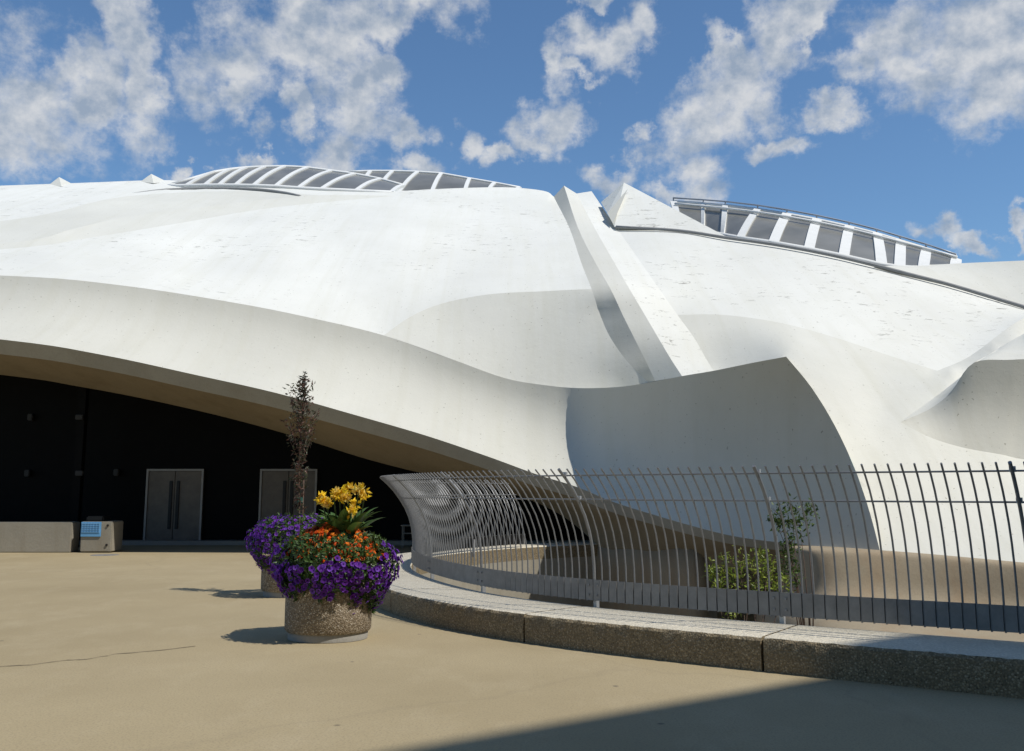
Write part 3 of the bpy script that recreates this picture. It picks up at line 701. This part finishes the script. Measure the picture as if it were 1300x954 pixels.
# ------------------------------------------------------------------ plants
def leafcard(mb,p,dirn,nrm,L,W_,c,fold=.25):
    d=dirn.normalized(); s=d.cross(nrm); s=s.normalized() if s.length>1e-4 else Vector((1,0,0)); u=s.cross(d)
    mb.add([p,p+d*L*.4+s*W_/2+u*W_*fold*.5,p+d*L-u*L*.12,p+d*L*.4-s*W_/2+u*W_*fold*.5,p+d*L*.5-u*W_*.05],[(0,1,4),(1,2,4),(2,3,4),(3,0,4)],c)
def rv(): 
    v=Vector(rng.normal(size=3)); return v.normalized()
def jit(c,a=.2):
    f=1+(rng.rand()-.5)*2*a; return (c[0]*f*(1+(rng.rand()-.5)*.15),c[1]*f*(1+(rng.rand()-.5)*.1),c[2]*f)
def bloom(mb,p,nrm,r,c,cin,lobes=5,depth=.45):
    nrm=nrm.normalized(); a=nrm.cross(rv()).normalized(); b=nrm.cross(a); V=[p-nrm*r*depth]; C=[cin]; m=lobes*2
    ph=rng.rand()*6
    for k_ in range(m):
        q=2*math.pi*k_/m; V.append(p-nrm*r*depth*.35+(a*math.cos(q)+b*math.sin(q))*r*.32); C.append(tuple(x*.55 for x in c))
    for k_ in range(m):
        q=2*math.pi*k_/m; rr_=r*(1.0 if k_%2==0 else .86)*(1+(rng.rand()-.5)*.12); V.append(p+nrm*r*.12*(rng.rand()-.4)+(a*math.cos(q)+b*math.sin(q))*rr_); C.append(c)
    f=[(0,1+k_,1+(k_+1)%m) for k_ in range(m)]+[(1+k_,1+m+k_,1+m+(k_+1)%m,1+(k_+1)%m) for k_ in range(m)]
    mb.add(V,f,C)
GREEN=(.055,.10,.022); DGREEN=(.035,.07,.02)
def dome_pt(cx,cy,th,z,zc,rx,ry,h):
    if z>=zc: k_=math.sqrt(max(0,1-((z-zc)/h)**2))
    else: k_=1-.30*((zc-z)/.45)**1.5
    lump=1+.07*math.sin(3*th+1.3)+.05*math.sin(7*th+z*9)
    return Vector((cx+rx*k_*lump*math.cos(th),cy+ry*k_*lump*math.sin(th),z)),k_
def mound(cx,cy,zc,rx,ry,h,zmin,ztop,nfl,nleaf,orange=None):
    """returns foliage MB, purple MB, orange MB"""
    fo=MB();pu=MB();orr=MB(); npu=0
    def smp():
        th=rng.rand()*2*math.pi; zm=zmin(th); u=rng.rand(); z=zm+(ztop-zm)*u; return th,z
    for i in range(nleaf):
        th,z=smp(); p,k_=dome_pt(cx,cy,th,z,zc,rx*.95,ry*.95,h); rr_=.86+.14*rng.rand()
        c0=Vector((cx,cy,zc)); p=c0+(p-c0)*rr_ if z>zc else Vector((cx+(p.x-cx)*rr_,cy+(p.y-cy)*rr_,z))
        nn_=(p-Vector((cx,cy,zc-.1))).normalized()
        leafcard(fo,p,(nn_*.6+rv()*.8),nn_,.05+.035*rng.rand(),.028,jit(GREEN,.35))
    for i in range(nfl):
        th,z=smp(); p,k_=dome_pt(cx,cy,th,z,zc,rx,ry,h)
        nn_=Vector(((p.x-cx)/rx,(p.y-cy)/ry,(z-zc)*1.1/h+ .15)).normalized()
        isor=orange and orange(p.x-cx,p.y-cy,z)
        p=p+nn_*(rng.rand()-.55)*.07
        if isor: continue
        if z<zc-.18 and rng.rand()<.25: continue
        base=(.15,.028,.36) if rng.rand()<.65 else (.22,.075,.52)
        bloom(pu,p,(nn_+rv()*.35),.027+.009*rng.rand(),jit(base,.25),(.015,.002,.04))
    return fo,pu
def lowstop(z): return z
# planter pots
def planter(cx,cy,label,rx=.47,ry=.44):
    pl=empty('planter',(cx,cy,0),label=label,cat='planter',group='round aggregate planters on the plaza')
    mb=MB(); mb.lathe((cx,cy,0),[(.432,.004),(.436,.07),(.43,.085)],56,rx/.47,ry/.47); mb.build('base_ring',M['grey'],pl,auto=40)
    mb=MB(); mb.lathe((cx,cy,0),[(.452,.086),(.470,.11),(.472,.30),(.470,.58),(.462,.61),(.40,.612),(.39,.55),(.39,.50)],56,rx/.47,ry/.47,True); mb.build('pot',M['aggregate'],pl,auto=40)
    mb=MB(); mb.lathe((cx,cy,0),[(.02,.575),(.385,.57)],40,rx/.47,ry/.47,False); mb.build('soil',M['soil'],pl,True)
    return pl
q1=G(419,805); X1,Y1=-2.02,11.17
planter(X1,Y1,'nearer pebble concrete planter, holding the yellow cannas and orange marigolds')
ocond=lambda x,y,z:(z>.84+.05*math.sin(x*9) and (x-.03)**2/.55**2+(min(y,0)-0)**2/.9**2<1.0 and y<.30) 
zmn=lambda th:(.50+.05*math.sin(9*th)+.04*math.sin(23*th))-(.17 if math.cos(th)>.55 else 0)*1+(.02 if math.sin(th)<0 else 0)
fo,pu=mound(X1+.04,Y1,.80,.665,.63,.42,zmn,1.13,1500,5200,ocond)
pet=empty('petunia_plants',(X1,Y1,.57),label='purple petunias spilling over the nearer planter around orange marigolds',cat='flowers',group='petunias in planters')
fo.build('foliage',M['leaf'],pet); pu.build('blossoms',M['petal'],pet,kind='stuff')
# marigolds: dome of small orange heads
fo=MB();og=MB()
for i in range(2600):
    th=rng.rand()*2*math.pi; r_=math.sqrt(rng.rand()); x=.04+.56*r_*math.cos(th); y=-.02+.50*r_*math.sin(th); z=1.20-.36*r_**2.2-.05*rng.rand()
    p=Vector((X1+x,Y1+y,z)); nn_=Vector((x,y,.35)).normalized(); leafcard(fo,p,nn_*.8+rv()*.7,nn_,.045+.03*rng.rand(),.018,jit((.12,.17,.04),.35))
for i in range(620):
    th=rng.rand()*2*math.pi; r_=math.sqrt(rng.rand()); x=.04+.59*r_*math.cos(th); y=-.02+.53*r_*math.sin(th); z=1.235-.37*r_**2.2+.03*(rng.rand()-.5)
    p=Vector((X1+x,Y1+y,z)); nn_=Vector((x,y,.4)).normalized(); c=jit((.80,.12,.012) if rng.rand()<.7 else (.85,.26,.02),.2)
    for q in range(3): bloom(og,p+nn_*.006*q,nn_+rv()*.25,.031-.007*q,c,tuple(v*.5 for v in c),6,.1)
mg=empty('marigold_plants',(X1,Y1,.9),label='band of orange marigolds beneath the yellow cannas in the nearer planter',cat='flowers')
fo.build('foliage',M['leaf'],mg); og.build('blossoms',M['petal'],mg,kind='stuff')
# cannas
cn=empty('canna_lily',(X1+.1,Y1,1.1),label='yellow canna lilies with broad green leaves at the top of the nearer planter',cat='flowers')
def blade(mb,p,az_,up,L,W_,c,droop=.5):
    n_=9; V=[];C=[]; d=Vector((math.cos(az_),math.sin(az_),0)); s=Vector((-d.y,d.x,0))
    for i in range(n_+1):
        t=i/n_; a=up-droop*t*t; 
        if i==0: q=Vector(p)
        else: q=q+(d*math.cos(a)+Vector((0,0,math.sin(a))))*L/n_
        wv_=W_*math.sin(math.pi*min(1,(t*.93+.07))**.8)*.5; up_=Vector((-d.x*math.sin(a),-d.y*math.sin(a),math.cos(a)))
        cc=tuple(v*(1+.12*math.sin(i*2.1)) for v in c)
        V+=[q-s*wv_+up_*wv_*.35,q,q+s*wv_+up_*wv_*.35]; C+=[cc,tuple(v*1.3 for v in c),cc]
    f=[]
    for i in range(n_): f+=[(i*3,i*3+1,i*3+4,i*3+3),(i*3+1,i*3+2,i*3+5,i*3+4)]
    mb.add(V,f,C)
lv=MB()
for i in range(42):
    a=rng.rand()*2*math.pi; r_=.02+.16*rng.rand(); x=.13+r_*math.cos(a); y=r_*math.sin(a)
    right=math.cos(a)>0
    blade(lv,(X1+x,Y1+y,1.06),a,R(48+38*rng.rand()),.26+.24*rng.rand(),.11+.05*rng.rand(),jit((.07,.13,.03),.35),.7+.5*rng.rand())
lv.build('leaves',M['leaf'],cn)
st_=MB()
for (px,py) in ((431,626),(443,620),(455,622),(415,641),(409,634),(450,643),(445,650),(463,628),(424,630),(437,633)):
    D=Y1-.22+.2*(rng.rand()-.5); p=P(px,py,D); st_.tube([Vector((X1+.13+(p.x-X1-.13)*.5,Y1,1.0)),p-Vector((0,0,.03))],.008,5)
    hd=MB()
    for q in range(12):
        pp=p+Vector(((rng.rand()-.5)*.09,(rng.rand()-.5)*.10,(rng.rand()-.45)*.09)); c=jit((.85,.60,.035) if rng.rand()<.7 else (.88,.68,.18),.12)
        for z_ in range(4):
            dd=(rv()+Vector((0,-.2,.5))).normalized(); leafcard(hd,pp,dd,rv(),.055+.02*rng.rand(),.034,c,.5)
    hd.build('flower_head',M['petal'],cn)
o=st_.build('stems',M['leaf'],cn)
at_=o.data.color_attributes.new('tint','FLOAT_COLOR','POINT'); at_.data.foreach_set('color',[.07,.12,.03,1]*len(o.data.vertices))
# second planter
X2,Y2=-3.40,15.62
planter(X2,Y2,'farther pebble concrete planter holding the young tree, half hidden behind the nearer one')
fo,pu=mound(X2+.02,Y2,.85,.74,.66,.40,lambda th:.42+.06*math.sin(8*th)+(.0 if math.cos(th)<-.5 else -.1),1.22,1250,4200)
pet=empty('petunia_plants',(X2,Y2,.57),label='purple petunias around the young tree in the farther planter',cat='flowers',group='petunias in planters')
fo.build('foliage',M['leaf'],pet); pu.build('blossoms',M['petal'],pet,kind='stuff')
yt=empty('young_tree',(X2+.05,Y2,.57),label='slim young tree with dark purple green leaves standing in the farther planter',cat='tree')
def tpt(z): return Vector((X2+.07+.02*math.sin(z*2.3),Y2+.015*math.sin(z*3),z))
mb=MB(); zs=np.linspace(.57,3.44,16); mb.tube([tpt(z) for z in zs],[.020-.016*(z-.57)/2.9 for z in zs],7); mb.build('trunk',M['bark'],yt,True)
mb=MB(); mb.tube([Vector((X2+.13,Y2,.55)),Vector((X2+.13,Y2,1.75))],.010,6); mb.build('stake',M['bark'],yt,True)
mb=MB(); mb.box(tpt(1.45)+Vector((.02,0,0)),(.08,.05,.09),0,.01); mb.build('tie',simple('green_tie',(.05,.16,.13),.5),yt)
br=MB(); lf=MB()
for i in range(62):
    z=1.25+2.1*(i/62)**.9; t=(z-1.2)/2.25
    L=(.12+.36*math.sin(math.pi*min(1,t*.9+.12))**1.2)*(.6+.6*rng.rand())*(1.1 if t>.35 else .62)
    if t>.85: L*=.55
    a=i*2.4+rng.rand(); d=Vector((math.cos(a)*.62,math.sin(a)*.62,.85+.3*rng.rand())).normalized()
    p0=tpt(z); pts=[p0,p0+d*L*.5+Vector((0,0,-.01)),p0+d*L+Vector((0,0,.05*L))]
    br.tube(pts,[.006,.004,.002],4)
    nl=int(9+46*L)
    for q in range(nl):
        s=.15+.9*rng.rand(); p=p0+d*L*s+rv()*.028; c=jit((.055,.060,.028),.5) if rng.rand()<.45 else jit((.12,.058,.04),.4)
        if rng.rand()<.12: c=(.12,.12,.085)
        leafcard(lf,p,(d*.3+rv()+Vector((0,0,-.15))),rv(),.055+.03*rng.rand(),.024,c,.35)
for q in range(40):
    z=3.25+.27*rng.rand(); leafcard(lf,tpt(z)+rv()*.03,rv()+Vector((0,0,.4)),rv(),.05,.02,jit((.05,.055,.03),.4))
br.build('branches',M['bark'],yt,True); lf.build('crown',M['leaf'],yt)
# shrubs in the pit
def shrub(name,label,cat,base,pts,nlv,lc,L):
    e=empty(name,base,label=label,cat=cat); b_=MB(); l_=MB()
    for (x,y,D,r_) in pts:
        c=P(x,y,D); mid=(Vector(base)+c)/2+Vector((rng.normal()*.08,rng.normal()*.08,.1)); b_.tube([Vector(base),mid,c],[.018,.010,.004],5)
        for q in range(5):
            dd=rv(); b_.tube([c-dd*.0,c+Vector((dd.x,dd.y,abs(dd.z)))*r_*.8],[.004,.002],4)
        for q in range(nlv):
            o_=rv()*r_*(rng.rand()**.45); o_.z*=1.1
            leafcard(l_,c+o_,rv()+Vector((0,0,.25)),rv(),L*(.7+.6*rng.rand()),L*.42,jit(lc,.4),.3)
    b_.build('stems',M['bark'],e,True); l_.build('foliage',M['leaf'],e); return e
b0=G(1008,700,-1.0); base=(3.9,14.6,-1.5)
shrub('sapling','dark green sapling standing in front of the shaded wing inside the fence','shrub',(4.45,15.2,-1.6),
 [(990,655,15.2,.20),(1006,650,15.3,.22),(1024,652,15.4,.20),(1016,668,15.2,.22),(998,676,15.1,.20),(1003,695,15.1,.16),(1001,712,15.0,.16),(985,662,15.2,.12),(1004,730,15,.18)],60,(.075,.12,.025),.085)
shrub('shrub','bright yellow green shrub growing in the pit behind the fence','shrub',(3.2,14.2,-2.2),
 [(918,722,14.3,.22),(940,716,14.2,.24),(960,728,14.1,.24),(932,738,14.2,.24),(952,745,14,.26),(980,738,14.1,.22),(995,742,14.0,.2),(912,742,14.2,.18),(965,708,14.3,.16),(930,765,13.8,.25),(905,728,14.3,.12),(975,715,14.4,.18)],75,(.20,.25,.03),.07)
# ------------------------------------------------------------------ entrance furniture
a=G(-60,700); xl=P(-120,690,26.3).x; xr=P(92,690,26.3).x
lw=MB(); lw.box(((xl+xr)/2-4,26.45,.39),(xr-xl+8,.5,.78),0,.02); lw.build('concrete_bench_wall',M['pit'],None,label='long low tan concrete wall at left before the dark entrance',cat='low wall')
bx=empty('litter_bin',(P(121,690,26.3).x,26.3,0),label='concrete litter bin with light blue grille panel beside the entrance',cat='bin')
xa=P(101,690,26.1).x; xb=P(141,690,26.1).x
mb=MB(); mb.box(((xa+xb)/2,26.5,.41),(xb-xa,.75,.78),0,.025); mb.build('body',M['pit'],bx)
mb=MB(); mb.box(((xa+xb)/2-.12,26.5,.87),((xb-xa)*.55,.5,.13),0,.03); mb.build('lid',M['black'],bx)
mb=MB(); xc=P(101.5,690,26.1).x; xd=P(127,690,26.1).x
mb.box(((xc+xd)/2,26.11,.60),(xd-xc,.03,.38),0,.008)
o=mb.build('panel',M['blue'],bx)
mb=MB()
for i in range(7): mb.box((xc+.04+(xd-xc-.08)*i/6,26.09,.64),(.012,.012,.26))
for i in range(5): mb.box(((xc+xd)/2,26.085,.53+.055*i),(xd-xc-.06,.012,.012))
mb.build('grille',simple('blue_grille',(.22,.48,.75),.5),bx)
mb=MB()
for z in (.2,.7): mb.tube([Vector((xb-.12,26.12,z)),Vector((xb-.12,26.10,z))],.03,10)
mb.build('fixing',M['black'],bx)
tb=empty('side_table',(P(521,680,28.5).x,28.5,0),label='small pale metal table in the dark opening left of the fence end',cat='table')
c=P(521,662,28.5)
mb=MB(); mb.box((c.x,28.5,.62),(.5,.5,.03),0,.008); mb.build('table_top',M['grey'],tb)
mb=MB(); mb.box((c.x,28.5,.40),(.4,.4,.02)); mb.build('shelf',M['grey'],tb)
for sx_ in (-1,1):
    for sy_ in (-1,1):
        mb=MB(); mb.tube([Vector((c.x+sx_*.2,28.5+sy_*.2,0)),Vector((c.x+sx_*.2,28.5+sy_*.2,.61))],.015,6); mb.build('leg',M['grey'],tb)
p=G(133,705); mb=MB(); mb.lathe((p.x,p.y,0),[(.01,.006),(.33,.006),(.34,.003),(.34,-.02)],28,1,1,False); mb.build('manhole_cover',M['plate'],None,label='round dark drain cover in the plaza near the litter bin',cat='drain cover')
cp_=[G(x,y,.005) for x,y in ((-60,851),(0,846),(40,844),(85,838),(112,837),(150,830),(190,827),(260,819))]
mb=MB(); sub=[]
for a_,b_ in zip(cp_[:-1],cp_[1:]):
    for q in range(5): sub.append(a_.lerp(b_,q/5)+Vector(((rng.rand()-.5)*.03,(rng.rand()-.5)*.03,0)))
V=[];Fs=[]
for i,p in enumerate(sub):
    w2=.006+.006*rng.rand(); V+=[p+Vector((0,-w2,0)),p+Vector((0,w2,0))]
    if i: Fs.append((2*i-2,2*i,2*i+1,2*i-1))
tag(meshobj('pavement_crack',V,Fs,M['soil'],None,False),kind='structure')
# unseen hall right of and behind the viewer, added and shaped to shade the corner
H=26; off=Vector((S.x/S.z*H,S.y/S.z*H,0)); d=Vector((2.4,1.7,0)).normalized(); nn_=Vector((d.y,-d.x,0)); g0=Vector((2.5,8.75,0))+off
hall=empty('shading_hall',g0,label='tall plain concrete hall, unseen behind the viewer at right, added to shade the corner',cat='building')
mb=MB(); c=g0+nn_*9-d*6; mb.box(c+Vector((0,0,H/2)),(110,18,H),math.atan2(d.y,d.x)); mb.build('wall',M['grey'],hall)
for i in range(12):
    q=g0-d*50+d*8*i-nn_*.0; mb=MB(); mb.box(q+Vector((0,0,H*.45))-nn_*.02,(4,.1,H*.7),math.atan2(d.y,d.x)); mb.build('window',M['glass'],hall)
scene.render.resolution_x=1024; scene.render.resolution_y=751
